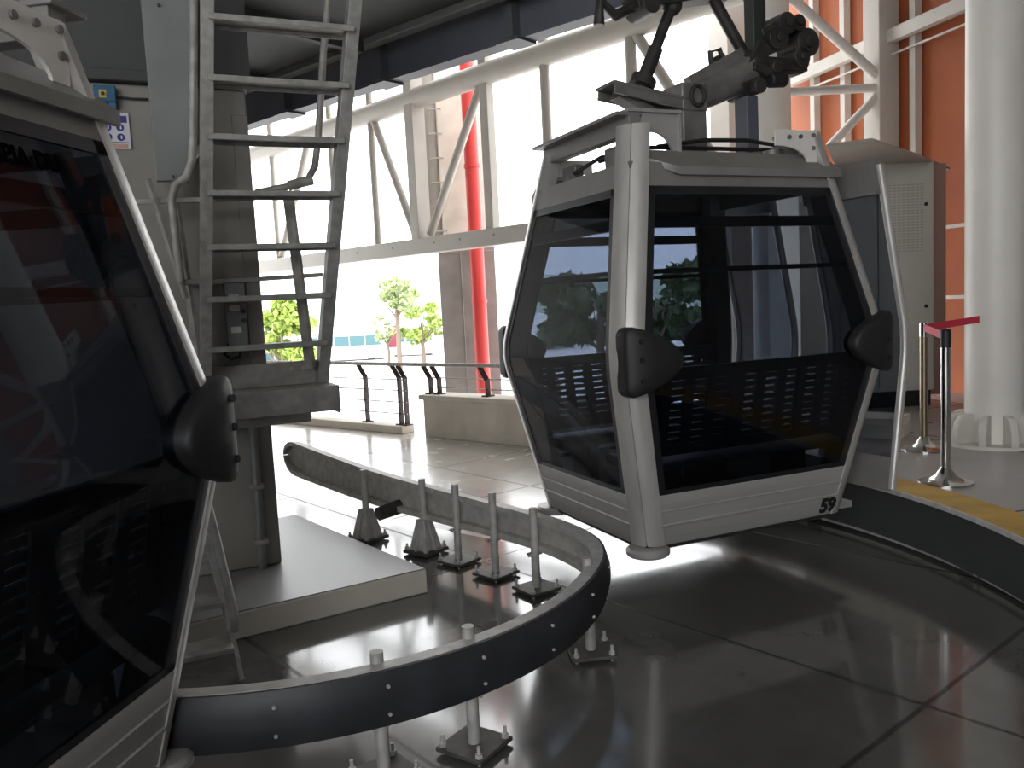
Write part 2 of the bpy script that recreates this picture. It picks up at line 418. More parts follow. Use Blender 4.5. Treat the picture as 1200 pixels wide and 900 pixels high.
    # skirt panels with pressed ridges, one per side
    for fc in [(0, -1), (0, 1), (-1, 0), (1, 0)]:
        prof = [(.0, 0), (.012, .006), (.10, .006), (.106, .012), (.114, .012), (.12, .006), (.185, .006), (.19, .011), (.197, .006), (.27, .006), (.28, 0), (.28, -.03), (0, -.03)]
        m_ = MB(); m_.loft([[fp(fc, s*(half(fc, z)+.012), z, d) for z, d in prof] for s in (-1, 1)])
        sk = m_.build('skirt_panel', m_alu_dull, root)
        if fc == (0, -1):
            a = math.atan2(hf(.28, 1)-hf(0, 1), .28)
            y = -(hf(.055, 1)-.012+.0065); mt = Matrix.Translation((.47, y, .022)) @ Matrix.Rotation(PI/2+a, 4, 'X')
            text_obj('59', .112, 'cabin_number', m_ink, sk, mt, .005, .0015, .12)
        m_ = MB(); m_.loft([[fp(fc, s*(half(fc, z)+.012), z, d) for z, d in ((1.84, .004), (1.96, .004), (1.96, -.03), (1.84, -.03))] for s in (-1, 1)])
        m_.build('header_band', m_alu_dark, root)
    # floor pan and roof
    m_ = MB(); m_.bb((-.66, -.57, -.03), (.66, .57, .045)); m_.build('floor_pan', m_dark, root, .01)
    a, c = hf(1.95, 0)-.03, hf(1.95, 1)-.03
    m_ = MB(); m_.loft([[(-a, -c, 1.93), (a, -c, 1.93), (a, c, 1.93), (-a, c, 1.93)], [(-a, -c, 1.965), (a, -c, 1.965), (a, c, 1.965), (-a, c, 1.965)], [(-a*.86, -c*.82, 1.99), (a*.86, -c*.82, 1.99), (a*.86, c*.82, 1.99), (-a*.86, c*.82, 1.99)]])
    m_.build('roof_panel', m_alu_dark, root)
    # fascia boards over the end windows, lower corners cut
    for sy in (-1, 1):
        x0, x1 = -.55, .665; e = hf(1.95, 1)+.03; secs = []
        for x, f in ((x0, .5), (x0+.06, .25), (x0+.14, 0), (x1, 0)):
            yo, zo = e-.15*f, 1.935+.10*f
            secs.append([(-sy*x, sy*yo, zo-.04*(1-f)), (-sy*x, sy*yo, zo), (-sy*x, sy*(e-.15), 2.04), (-sy*x, sy*(e-.15), 2.02), (-sy*x, sy*(yo-.02), zo-.04)])
        m_ = MB(); m_.loft(secs); m_.build('roof_fascia', m_alu_dark, root)
    # beams between the post tops
    for sx in (-1,):
        m_ = MB(); x = sx*.585
        m_.bb((x-.03, -.47, 2.12), (x+.04, .50, 2.21)); m_.bb((x-.10, -.47, 2.205), (x+.05, .52, 2.225)); m_.build('roof_beam', m_alu_dark, root, .004)
    m_ = MB(); m_.bb((.5, -.46, 2.05), (.56, .46, 2.12)); m_.build('roof_beam', m_alu_dark, root, .004)
    # gusset plates beside the post tops
    for sx in (-1, 1):
        for sy in (-1, 1):
            poly = [(0, 1.985), (0, 2.155), (.29, 2.155), (.29, 2.07)] + [(.29-.02-.2*math.sin(q), 1.985+.085*math.cos(q)) for q in [PI/2*i/8 for i in range(9)]]
            x0 = hf(2.08, 0)-PW+.01; m_ = MB()
            if sx == 1 or sy == 1:
                m_.prism([(sx*(x0-x), z) for x, z in poly], (1, 0, 0), (0, 0, 1), (0, sy*(hf(2.08, 1)-.012), 0), (0, -sy, 0), .012)
                gp = m_.build('gusset_plate', m_white_plate, root)
                for q, zz in ((.03, 2.13), (.03, 2.06), (.12, 2.12), (.2, 2.115)):
                    h = MB(); h.cyl((sx*(x0-q), sy*(hf(2.08, 1)-.014), zz), (sx*(x0-q), sy*(hf(2.08, 1)-.002), zz), .012, seg=10); h.build('bolt', m_grease, gp)
    # the arched bracket beside the near post
    x0 = -(hf(2.16, 0)-PW)
    poly = [(x0-.08, 2.165), (x0-.08, 2.23), (-.31, 2.24), (-.31, 1.985), (-.34, 1.985)] + [(-.34-.13*(1-math.cos(q)), 1.985+.145*math.sin(q)) for q in [PI/2*i/10 for i in range(1, 11)]] + [(x0, 2.13)]
    m_ = MB(); m_.prism(poly, (1, 0, 0), (0, 0, 1), (0, -.46, 0), (0, 1, 0), .014)
    m_.bb((-.312, -.47, 1.985), (-.298, -.40, 2.245)); m_.bb((x0-.09, -.48, 2.225), (-.30, -.40, 2.242))
    m_.build('arched_bracket', m_alu_dull, root)
    # benches along both ends: seat on a box pedestal, slatted backrest
    for sy in (-1, 1):
        m_ = MB(); prof = [(.27, .40), (.25, .43), (.27, .455), (.60, .44), (.64, .42), (.64, .40)]
        m_.loft([[(x, sy*y, z) for y, z in prof] for x in (-.70, .66)]); st = m_.build('bench_seat', m_seat, root)
        for x in (-.45, .40):
            l = MB(); l.bb((x-.03, sy*.32, .04), (x+.03, sy*.55, .40)); l.build('bench_leg', m_dark, st, .004)
        m_ = MB()
        def bp_(x, t, d): return V((x, sy*(.575+.085*t+d), .47+.46*t))
        for t0, t1 in ((0, .12), (.86, 1)):
            m_.loft([[bp_(x, t0, 0), bp_(x, t1, 0), bp_(x, t1, .03), bp_(x, t0, .03)] for x in (-.72, .70)])
        xs = [-.72, -.60, -.46, -.32, -.18, .0, .14, .28, .42, .56, .67]
        for i, x in enumerate(xs):
            w = .055 if i not in (0, 4, 10) else .10
            m_.loft([[bp_(q, t, 0), bp_(q, t, .03)][::1] + [bp_(q+w, t, .03), bp_(q+w, t, 0)] for q, t in ((x, 0), (x, 1))])
        for k in range(9):
            t = .12+.083*k
            m_.loft([[bp_(x, t, 0), bp_(x, t+.058, 0), bp_(x, t+.058, .02), bp_(x, t, .02)] for x in (-.72, .70)])
        m_.build('bench_backrest', m_seat, root)
    # two open door leaves standing outside the platform side
    for sy in (-1, 1):
        zs = [.12, .3, .6, .8, .9, .98, 1.06, 1.2, 1.5, 1.8, 1.95]
        def dx(z): return hf(z, 0)+.13+.07*max(0, 1-z/.98)
        v0, v1 = .72, .16
        fr = MB()
        for v in (v0, v1): fr.tube([(dx(z), sy*v, z) for z in zs], .024, 10)
        fr.build('door_edge_tube', m_chrome if False else m_alu, root)
        g = MB(); g.loft([[(dx(z), sy*v0, z), (dx(z), sy*v1, z), (dx(z)-.008, sy*v1, z), (dx(z)-.008, sy*v0, z)] for z in zs[1:-1]])
        g.build('door_glass', m_glass, root)
        g = MB(); g.loft([[(dx(z)+.012, sy*(v0-.01), z), (dx(z)+.012, sy*v1, z), (dx(z)-.025, sy*v1, z), (dx(z)-.025, sy*(v0-.01), z)] for z in (.11, .3)])
        g.build('door_panel', m_alu_dark, root)
        g = MB(); g.loft([[(dx(z)+.02, sy*(v0+.0), z), (dx(z)+.02, sy*v1, z), (dx(z)-.05, sy*v1, z), (dx(z)-.05, sy*(v0-.0), z)] for z in (1.79, 1.97)])
        g.build('door_header', m_alu_dark, root)
    m_ = MB(); m_.bb((hf(0, 0)-.02, -.5, -.02), (hf(0, 0)+.14, .5, .02)); m_.build('door_sill', m_alu, root, .006)
    # step and guide rollers under the inner side
    for sy in (-1, 1):
        m_ = MB(); m_.lathe([(.03, -.05), (.105, -.05), (.115, -.04), (.115, -.02), (.10, -.005), (.03, -.005)], (-.635, sy*.54, 0)); m_.build('guide_roller', m_alu_dull, root)
    # suspension: pedestal, cross channel, pivot block, cranked arm, hanger, grip, damper, rods, hoses
    m_ = MB(); m_.bb((-.01, -.09, 1.97), (.16, .09, 2.36)); m_.bb((-.25, -.12, 1.97), (.35, .12, 2.05)); m_.build('roof_pedestal', m_grease, root, .01)
    m_ = MB(); m_.bar((-.47, 0, 2.475), (.05, 0, 2.40), .20, .018); m_.bar((-.46, -.09, 2.45), (.05, -.09, 2.375), .014, .07); m_.bar((-.46, .09, 2.45), (.05, .09, 2.375), .014, .07)
    m_.bar((-.40, 0, 2.43), (-.10, 0, 2.30), .10, .05); m_.build('cross_channel', m_grease, root, .003)
    m_ = MB(); m_.bb((-.02, -.1, 2.34), (.16, .1, 2.50)); pb = m_.build('pivot_block', m_grease, root, .012)
    m_ = MB(); m_.tube([(.085+.045*math.cos(q), -.106, 2.425+.055*math.sin(q)) for q in [2*PI*i/20 for i in range(21)]], .012, 8); m_.build('pivot_ring', m_dark, pb)
    m_ = MB(); m_.tube([(.14, 0, 2.44), (.3, 0, 2.50), (.45, 0, 2.57), (.58, 0, 2.64)], [.085, .088, .095, .10], 18); m_.bar((.1, 0, 2.52), (.5, 0, 2.72), .06, .07)
    m_.build('hanger_arm', m_grease, root)
    m_ = MB(); m_.ball((.57, 0, 2.63), .115, 18, (1, .9, 1)); m_.bar((.44, 0, 2.50), (.62, 0, 2.76), .17, .10); m_.bar((.5, -.09, 2.62), (.74, -.09, 2.56), .05, .05); m_.cyl((.52, -.14, 2.5), (.52, .14, 2.5), .045); m_.cyl((.66, -.13, 2.62), (.66, .13, 2.62), .04)
    m_.build('hanger_knuckle', m_dark, root, .006)
    m_ = MB(); m_.bar((.60, 0, 2.66), (.60, 0, 3.75), .10, .09); m_.build('hanger_post', mat('green_black_steel', (.035, .042, .036), .5, .3), root, .01)
    m_ = MB()
    for x, z, r in ((.70, 2.80, .075), (.77, 2.89, .065), (.86, 2.90, .05), (.93, 2.79, .085), (.88, 2.70, .06)):
        m_.cyl((x, -.1, z), (x, .1, z), r, seg=18); m_.cyl((x, -.12, z), (x, .12, z), r*.4, seg=10)
    m_.bar((.60, 0, 2.66), (.95, 0, 2.66), .13, .07); m_.bar((.62, 0, 2.72), (.92, 0, 2.86), .05, .06); m_.bar((.60, 0, 2.6), (.93, 0, 2.64), .1, .05); m_.tube([(.97+.05*math.cos(q), 0, 2.78+.13*math.sin(q)) for q in [-1.5+3*i/10 for i in range(11)]], .012, 8)
    m_.bar((.62, 0, 2.83), (.80, 0, 2.93), .1, .05)
    m_.build('cable_grip', m_dark, root, .004)
    m_ = MB(); m_.cyl((.62, -.09, 2.545), (.74, -.09, 2.555), .045); m_.build('grip_knob', m_black, root, .008)
    m_ = MB(); m_.bb((.475, -.06, 2.0), (.565, .06, 2.46)); m_.build('damper', m_blue, root, .01)
    m_ = MB(); m_.cyl((.18, 0, 3.17), (.55, 0, 2.66), .036, seg=14); m_.build('hanger_strut', m_dark, root)
    m_ = MB(); m_.cyl((.01, 0, 2.97), (-.24, 0, 2.46), .032, seg=14); m_.cyl((-.12, 0, 2.70), (-.24, 0, 2.46), .042, seg=14); m_.cyl((-.205, 0, 2.53), (-.23, 0, 2.48), .075, seg=14); m_.ball((.0, 0, 2.95), .06); m_.build('shock_rod', m_dark, root)
    m_ = MB(); m_.bar((-.28, 0, 2.93), (.42, 0, 3.07), .16, .08); m_.tube([(-.49, 0, 2.80), (-.48, 0, 2.93), (-.38, 0, 2.86), (-.24, 0, 2.93)], .032, 10); m_.tube([(-.48, 0, 2.90), (-.42, 0, 3.02), (-.25, 0, 3.0)], .025, 10); m_.cyl((-.2, -.1, 2.92), (-.2, .1, 2.92), .06); m_.build('release_lever', m_dark, root, .005)
    m_ = MB(); m_.tube([(.27, 0, 2.6), (.26, 0, 2.71), (.33, 0, 2.73), (.36, 0, 2.64)], .016, 8); m_.tube([(.27, 0, 2.66), (.36, 0, 2.70)], .013, 8); m_.build('pipe_clip', m_dark, root)
    for k, pts in enumerate([[(-.3, -.25, 2.10), (.0, -.27, 2.14), (.3, -.26, 2.15), (.55, -.24, 2.13), (.62, -.22, 2.02)], [(-.5, -.2, 2.10), (-.1, -.24, 2.10), (.25, -.25, 2.10), (.5, -.22, 2.11), (.60, -.2, 2.0)], [(.1, -.3, 2.03), (.35, -.3, 2.06), (.5, -.28, 2.08), (.58, -.2, 2.15), (.64, -.1, 2.2)], [(-.58, -.1, 2.04), (-.3, 0, 2.12), (-.1, 0, 2.10)], [(-.58, .2, 2.02), (-.45, .1, 2.1), (-.2, .05, 2.13), (0, .05, 2.1)]]):
        m_ = MB(); m_.tube(pts, .012, 8); m_.build('hose', m_black, root)
    m_ = MB(); m_.bb((-.56, -.30, 1.99), (-.44, -.12, 2.10)); m_.build('roof_box', m_grease, root, .008)
    m_ = MB(); m_.bb((-.56, .22, 1.985), (-.5, .38, 2.08)); m_.build('roof_box', m_grease, root, .008)
    m_ = MB(); m_.cyl((.42, -.34, 1.98), (.42, -.34, 2.08), .055); m_.build('beacon', m_grease, root)
    return root

cab = make_cabin(); cab.location = (1.03, 5.02, .30); cab.rotation_euler.z = .414
near = copy_tree(cab, None, skip=('cabin_number',)); near.location = (-1.805, 1.94, .265); near.rotation_euler.z = math.radians(-100)
tag(cab, 'silver gondola cabin numbered 59 hanging beside the yellow platform edge', 'cable car cabin', 'gondola cabins')
tag(near, 'dark windowed gondola cabin in the left foreground cut by the frame', 'cable car cabin', 'gondola cabins')
# faint black letters on the near cabin's upper window strip
mt = Matrix.Translation((-.13, hf(1.72, 1)-.006, 1.722)) @ Matrix.Rotation(PI, 4, 'Z') @ Matrix.Rotation(PI/2-.2, 4, 'X')
tx = text_obj('VIPIA DU', .062, 'window_lettering', m_text_dim, near, mt, .003, .001)

# ------------------------------------------------------------------ curved guide rail
def catmull(P, n):
    out = []
    for i in range(len(P)-1):
        p0, p1, p2, p3 = P[max(i-1, 0)], P[i], P[i+1], P[min(i+2, len(P)-1)]
        for k in range(n):
            t = k/n
            out.append(tuple(.5*((2*b)+(-a+c)*t+(2*a-5*b+4*c-d)*t*t+(-a+3*b-3*c+d)*t**3) for a, b, c, d in zip(p0, p1, p2, p3)))
    return out+[P[-1]]
ctrl = [(-1.98, 7.34), (-1.08, 6.03), (-.56, 5.40), (-.13, 4.92), (.16, 4.56), (.34, 4.24)]
ctrl += [(C0[0]+1.49*math.cos(a), C0[1]-.01+1.49*math.sin(a)) for a in [math.radians(q) for q in (-2, -15, -30, -45, -60, -75, -90, -105, -120, -135, -150)]]
path = catmull(ctrl, 8)
for _ in range(12):
    path = [path[0]] + [tuple(.25*path[i-1][k]+.5*path[i][k]+.25*path[i+1][k] for k in (0, 1)) for i in range(1, len(path)-1)] + [path[-1]]
# resample densely near the end for the rounded nose
S = [0]
for i in range(1, len(path)): S.append(S[-1]+math.dist(path[i], path[i-1]))
def pathat(s):
    for i in range(1, len(S)):
        if s <= S[i] or i == len(S)-1:
            f = (s-S[i-1])/(S[i]-S[i-1]); a, b_ = path[i-1], path[i]
            p = V((a[0]+(b_[0]-a[0])*f, a[1]+(b_[1]-a[1])*f, 0)); break
    t = V((b_[0]-a[0], b_[1]-a[1], 0)).normalized(); return p, V((-t.y, t.x, 0))   # left normal = outward
ss = [.27*(1-math.cos(PI/2*i/14)) for i in range(15)] + [.27+(S[-1]-.27)*i/130 for i in range(1, 131)]
def zr(s):
    f = max(0, 1-s/3.2); top = .42+.085*f; bot = .225-.02*f
    if s < .27:
        m_, h = (top+bot)/2, (top-bot)/2; k = math.sqrt(max(.0004, 1-((.27-s)/.27)**2)); top, bot = m_+h*k, m_-h*k
    return top, bot
rail = thing('guide_rail', (-1.07, 4, 0), 0, 'curved galvanised guide rail with a black rubber outer face', 'guide rail')
off = V((1.07, -4, 0))
rings, rub = [], []
for s in ss:
    p, n = pathat(s); t, b_ = zr(s); p = p+off; e = min(.036, (t-b_)*.22)
    def q(o, z): return p - n*o*-1*-1 + V((0, 0, z)) if False else p - n*(-o) + V((0, 0, z))
    # outward is +n for this winding or -n; resolved by the sign below
    rings.append((p, n, t, b_, e))
sgn = 1 if (rings[80][1]).dot(rings[80][0]) > 0 else -1
chan, strip = [], []
for p, n, t, b_, e in rings:
    n = n*sgn
    def q(o, z): return p + n*o + V((0, 0, z))
    chan.append([q(-.022, b_), q(-.022, t), q(-.078, t), q(-.078, t-e), q(-.029, t-e), q(-.029, b_+e), q(-.078, b_+e), q(-.078, b_)])
    m_ = (t+b_)/2; h = (t-b_)/2*.97
    strip.append([q(-.024, m_+h), q(-.010, m_+h), q(-.003, m_+h*.75), q(.008, m_+h*.35), q(.010, m_), q(.008, m_-h*.35), q(-.003, m_-h*.75), q(-.010, m_-h), q(-.024, m_-h)])
b = MB(); b.loft(chan); b.build('channel', m_galv, rail)
b = MB(); b.loft(strip, smooth=True); rb = b.build('rubber_strip', m_rubber, rail)
for s in [2.6+.36*i for i in range(12)]:
    p, n = pathat(s); n = n*sgn; t, b_ = zr(s); p = p+off
    for z in (b_+.05, t-.05):
        m_ = MB(); m_.cyl(p+n*.0+V((0, 0, z)), p+n*.0125+V((0, 0, z)), .006, seg=8); m_.build('rivet', m_galv, rb)
# stiffener plate and roller on the inner side
p, n = pathat(2.05); n = n*sgn
b = MB(); b.cyl(p+off-n*.02+V((0, 0, .24)), p+off-n*.2+V((0, 0, .22)), .05, .045); b.build('cable_gland', m_dark, rail)

def base_bolts(b, x, y, k, z0, r):
    for i, j in ((-1, -1), (1, -1), (1, 1), (-1, 1)):
        pass
def post_plate(loc, rz, h, label, size=.20):
    t = thing('rail_post', loc, rz, label, 'support post', 'guide rail support posts')
    b = MB(); b.cyl((0, 0, .0), (0, 0, h), .023, seg=20); b.build('post_tube', m_galv, t)
    b = MB(); b.box((0, 0, .02), (size, size, .016)); b.build('base_plate', m_footplate, t, .003)
    for i, j in ((-1, -1), (1, -1), (1, 1), (-1, 1)):
        b = MB(); x, y = i*size*.4, j*size*.4; b.cyl((x, y, 0), (x, y, .07), .007, seg=8); b.cyl((x, y, .028), (x, y, .042), .014, seg=6); b.build('anchor_bolt', m_galv, t)
    b = MB(); b.box((0, .02, .21), (.06, .04, .01)); b.cyl((-.045, 0, .21), (.045, 0, .21), .008, seg=8); b.build('saddle_clip', m_galv, t)
    return t
def post_cone(loc, rz, h, label):
    t = thing('rail_post', loc, rz, label, 'support post', 'guide rail support posts')
    b = MB(); b.cyl((0, 0, .02), (0, 0, h), .023, seg=20); b.build('post_tube', m_galv, t)
    b = MB(); b.box((0, 0, .02), (.21, .21, .022)); b.build('base_plate', m_footplate, t, .003)
    b = MB()
    for k in range(2):
        ax = V((1, 0, 0)) if k == 0 else V((0, 1, 0)); nn = V((0, 1, 0)) if k == 0 else V((1, 0, 0))
        b.prism([(-.10, .03), (.10, .03), (.045, .22), (-.045, .22)], ax, (0, 0, 1), nn*-.008, nn, .016)
    b.loft([[(-.075, -.075, .03), (.075, -.075, .03), (.075, .075, .03), (-.075, .075, .03)], [(-.036, -.036, .225), (.036, -.036, .225), (.036, .036, .225), (-.036, .036, .225)]])
    b.build('gusset_base', m_galv, t, .003)
    for i, j in ((-1, -1), (1, -1), (1, 1), (-1, 1)):
        b = MB(); x, y = i*.085, j*.085; b.cyl((x, y, .02), (x, y, .07), .008, seg=8); b.cyl((x, y, .032), (x, y, .05), .016, seg=6); b.build('anchor_bolt', m_galv, t)
    return t
post_cone((-1.055, 5.70, 0), .9, .50, 'rail post on a tapered gusset foot, nearest the rail\'s far rounded end')
post_cone((-.615, 5.34, 0), .9, .49, 'rail post on a tapered gusset foot just behind the plinth corner')
post_plate((-.385, 5.08, 0), .85, .50, 'slim rail post on a flat bolted plate, third from the rail\'s rounded end')
post_plate((-.15, 4.80, 0), .8, .50, 'slim rail post on a flat bolted plate, fourth from the rail\'s rounded end')
post_plate((.08, 4.50, 0), .6, .47, 'slim rail post on a flat bolted plate, just left of the rail\'s rightmost bend')
post_plate((.295, 3.64, 0), .1, .45, 'rail post inside the rightmost bend, its plate showing below the black strip')
post_plate((-.20, 2.885, 0), -.6, .46, 'rail post at the bottom centre with a large bolted plate below the black strip')
post_plate((-.50, 2.715, 0), -.9, .455, 'nearest rail post, its pipe running out of the bottom of the photo')

# ------------------------------------------------------------------ pillar, plinth, ladder group
def pl(u, o, z): return PP + PU*u - PV*o + V((0, 0, z))       # u along the face, o out of the face, z up
ROTP = Matrix((PU, PV, V((0, 0, 1)))).transposed()
PRZ = .423
def inpillar(name, label, cat, group=None): return thing(name, PP, PRZ, label, cat, group)
t = inpillar('concrete_pillar', 'massive grey concrete pillar behind the steel ladder', 'pillar')
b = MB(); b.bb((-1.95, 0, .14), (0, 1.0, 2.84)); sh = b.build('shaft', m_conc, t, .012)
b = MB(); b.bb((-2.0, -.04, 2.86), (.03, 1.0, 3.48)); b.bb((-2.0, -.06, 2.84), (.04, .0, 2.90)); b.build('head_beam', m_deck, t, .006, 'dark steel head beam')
b = MB(); b.bb((-.085, -.014, 1.2), (-.0, 0, 2.7)); b.build('edge_strip', m_conc_c, t, .004)
# plinth with a chequer-plate top
pc = [V((-.53, 4.57, 0)), V((-1.75, 3.82, 0)), V((-2.9, 5.2, 0)), V((-1.62, 5.98, 0))]
t = thing('plinth', (-1.5, 4.9, 0), 0, 'low concrete plinth with chequer plate top at the pillar foot', 'plinth')
o_ = V((-1.5, 4.9, 0))
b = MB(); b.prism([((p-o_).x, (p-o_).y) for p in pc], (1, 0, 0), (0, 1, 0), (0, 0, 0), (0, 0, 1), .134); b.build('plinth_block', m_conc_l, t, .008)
b = MB(); cen = sum(pc, V((0, 0, 0)))/4
b.prism([((cen+(p-cen)*.992-o_).x, (cen+(p-cen)*.992-o_).y) for p in pc], (1, 0, 0), (0, 1, 0), (0, 0, .134), (0, 0, 1), .006); b.build('chequer_plate', m_tread, t)
# landing tray bolted to the pillar, foot of the ladder
t = inpillar('landing_bracket', 'steel landing bracket under the ladder foot', 'bracket')
b = MB(); b.bb((-.42, -.30, 1.16), (.34, .15, 1.185)); b.build('landing_plate', m_galv_dark, t, .003)
b = MB(); b.bb((-.42, -.31, 1.05), (.34, -.295, 1.185)); b.bb((.325, -.31, 1.03), (.34, .15, 1.185)); b.bb((-.42, -.31, 1.045), (.34, -.22, 1.055)); b.bb((-.42, -.17, .98), (.2, -.12, 1.16)); b.build('front_channel', m_galv_dark, t, .003)
b = MB(); b.bb((-.32, -.04, 1.185), (.31, -.02, 1.32)); b.build('back_plate', m_conc_c if False else m_galv_dark, t, .003)
for u in (.13, .2):
    b = MB(); b.cyl((u, -.042, 1.28), (u, -.055, 1.28), .012, seg=8); b.build('bolt', m_galv, t)
# ladder leaning out from the landing
t = inpillar('steel_ladder', 'galvanised steel ladder with flat treads in front of the pillar', 'ladder')
def lad(u, o, z): return V((u, -o, z))
def lo(z): return .06 + (z-1.2)*.262
b = MB(); b.bar(lad(-.345, lo(1.19), 1.19), lad(-.198, lo(3.48), 3.48), .06, .085, (0, 1, 0)); b.build('stringer', m_ladder, t, .003)
b = MB(); b.bar(lad(.295, lo(1.19), 1.19), lad(.527, lo(3.48), 3.48), .065, .09, (0, 1, 0)); b.build('stringer', m_ladder, t, .003)
for k in range(8):
    z = 1.42 + .268*k; f = (z-1.19)/2.71; o = lo(z)
    b = MB(); u0, u1 = -.345+.175*f, .295+.275*f
    b.bb((u0, -o-.07, z+.004), (u1, -o+.09, z+.014)); b.bb((u0, -o-.072, z-.016), (u1, -o-.064, z+.014)); b.bb((u0, -o+.082, z-.016), (u1, -o+.09, z+.014)); b.build('tread', m_ladder, t, .003)
# handrail pipes and bars behind the ladder
t = inpillar('ladder_handrail', 'dark bent handrail pipe behind the right side of the ladder', 'handrail')
def pp(x, y, o): 
    w = on(x, y, PV, PP-PV*o) - PP; return V((w.dot(PU), w.dot(PV), w.z))
b = MB(); b.tube([pp(386, -15, .12), pp(379, 60, .12), pp(373, 160, .12), pp(369, 195, .12), pp(360, 212, .12), pp(345, 217, .12), pp(300, 226, .12)], .02, 10); b.tube([pp(338, 218, .12), pp(352, 214, .12), pp(366, 211, .12)], .028, 10); b.build('pipe', m_galv_dark, t)
b = MB(); b.bar(pp(337, 225, .11), pp(364, 432, .11), .025, .075, PV); b.build('flat_bar', m_galv_dark, t, .003)
b = MB(); b.bar(pp(215, 333, .03), pp(378, 322, .03), .03, .025); b.build('cross_bar', m_galv_dark, t, .003)
t = inpillar('cable_tray_cover', 'long pale zinc cover plate on the pillar left of the ladder', 'cover plate')
b = MB(); z0 = pp(182, 207, .2); 
pa = [pp(163, -20, .2), pp(224, -20, .2), pp(222, 212, .2), pp(184, 212, .2)]
b.prism([(p.x, p.z) for p in pa], (1, 0, 0), (0, 0, 1), (0, -.2, 0), (0, 1, 0), .05); b.build('cover', m_plate, t, .004)
b = MB(); b.bb((-.46, -.16, 2.45), (-.38, 0, 2.55)); b.bb((-.45, -.16, 2.75), (-.37, 0, 2.83)); b.build('standoff', m_galv_dark, t)
for x, y in ((186, 6), (203, 207)):
    p = pp(x, y, .205); b = MB(); b.cyl((p.x, -.198, p.z), (p.x, -.212, p.z), .008, seg=8); b.build('screw', m_dark, t)
t = inpillar('cage_pipe', 'grey bent pipe running down beside the left ladder stringer', 'pipe')
b = MB(); b.tube([pp(227, -15, .25), pp(227, 60, .25), pp(226, 160, .25), pp(225, 188, .25), pp(219, 207, .25), pp(205, 217, .25), pp(201, 235, .25), pp(212, 330, .25)], .021, 10); b.build('pipe', m_galv_dark, t)
b = MB(); b.cyl(pp(236, 173, .2), pp(224, 186, .25), .02, seg=8); b.build('clamp', m_galv, t)
t = inpillar('slanted_bar', 'pair of slanted steel bars between near cabin and ladder', 'bar')
b = MB(); b.bar(pp(173, 210, .2), pp(218, 350, .2), .02, .035, PV); b.bar(pp(203, 215, .12), pp(232, 420, .12), .02, .05, PV); b.build('bar', m_galv_dark, t, .002)
b = MB(); b.bar(pp(150, 237, .18), pp(300, 232, .18), .02, .025); b.build('cross_bar', m_galv_dark, t, .002)
b = MB(); b.bar(pp(214, 331, .18), pp(246, 329, .18), .03, .03); b.build('cross_bar', m_galv_dark, t, .002)
# electrical box, conduits
t = inpillar('switch_box', 'small grey electrical box on the pillar behind the ladder', 'electrical box')
b = MB(); b.bb((-.205, -.075, 1.43), (-.095, -.014, 1.78)); bx = b.build('box_body', m_plate, t, .005)
for z in (1.70, 1.64, 1.52):
    b = MB(); b.bb((-.185, -.078, z-.017), (-.13, -.074, z+.017)); b.build('label_plate', m_white_plate, bx)
b = MB(); b.cyl((-.115, -.075, 1.62), (-.115, -.10, 1.62), .012, seg=10); b.cyl((-.115, -.075, 1.57), (-.115, -.10, 1.57), .012, seg=10); b.build('switch_knob', m_black, bx)
b = MB(); b.tube([(-.20, -.05, 1.44), (-.23, -.07, 1.39), (-.2, -.09, 1.36), (-.15, -.08, 1.37), (-.14, -.05, 1.43)], .009, 8); b.build('cable', m_black, t)
t = inpillar('conduit', 'grey conduit pipe up the lower right of the pillar', 'pipe')
b = MB(); b.tube([(-.115, -.04, .14), (-.11, -.04, .6), (-.108, -.04, 1.04)], .024, 12); b.build('pipe', m_plate, t)
for z in (.3, .62):
    b = MB(); b.bb((-.15, -.07, z-.012), (-.075, 0, z+.012)); b.build('clamp', m_galv_dark, t)
# safety sign and blue switch
t = inpillar('safety_sign', 'white and blue safety notice on the pillar beside the near cabin', 'sign')
b = MB(); b.bb((-.76, -.012, 2.50), (-.605, -.002, 2.685)); bd = b.build('sign_board', m_sign, t)
b = MB(); b.bb((-.755, -.0145, 2.635), (-.615, -.011, 2.67)); b.build('sign_header', m_signblue, t)
b = MB(); b.bb((-.755, -.0145, 2.531), (-.61, -.011, 2.535)); b.build('sign_rule', m_signblue, t)
for u, z in ((-.71, 2.61), (-.65, 2.61), (-.71, 2.56), (-.65, 2.56)):
    b = MB(); b.cyl((u, -.011, z), (u, -.015, z), .019, seg=18); pg = b.build('pictogram', m_signblue, t)
    b = MB(); b.box((u+.003, -.0155, z), (.007, .002, .018)); b.build('symbol', m_sign, pg)
b = MB(); b.bb((-.70, -.0145, 2.505), (-.62, -.011, 2.525)); b.build('sign_footer', m_signred, t)
t = inpillar('blue_switch_box', 'small blue switch box with yellow plate above the safety notice', 'switch')
b = MB(); b.bb((-.76, -.05, 2.73), (-.655, 0, 2.815)); b.bb((-.695, -.045, 2.70), (-.655, 0, 2.75)); b.build('box_body', m_bluebox, t, .006)
b = MB(); b.bb((-.735, -.055, 2.75), (-.70, -.048, 2.79)); pl_ = b.build('button_plate', m_ylw, t)
b = MB(); b.cyl((-.7175, -.055, 2.77), (-.7175, -.065, 2.77), .009, seg=12); b.build('button', m_black, pl_)
b = MB(); b.tube([(-.655, -.02, 2.765), (-.58, -.02, 2.76), (-.5, -.02, 2.762)], .006, 6); b.build('cable', m_black, t)
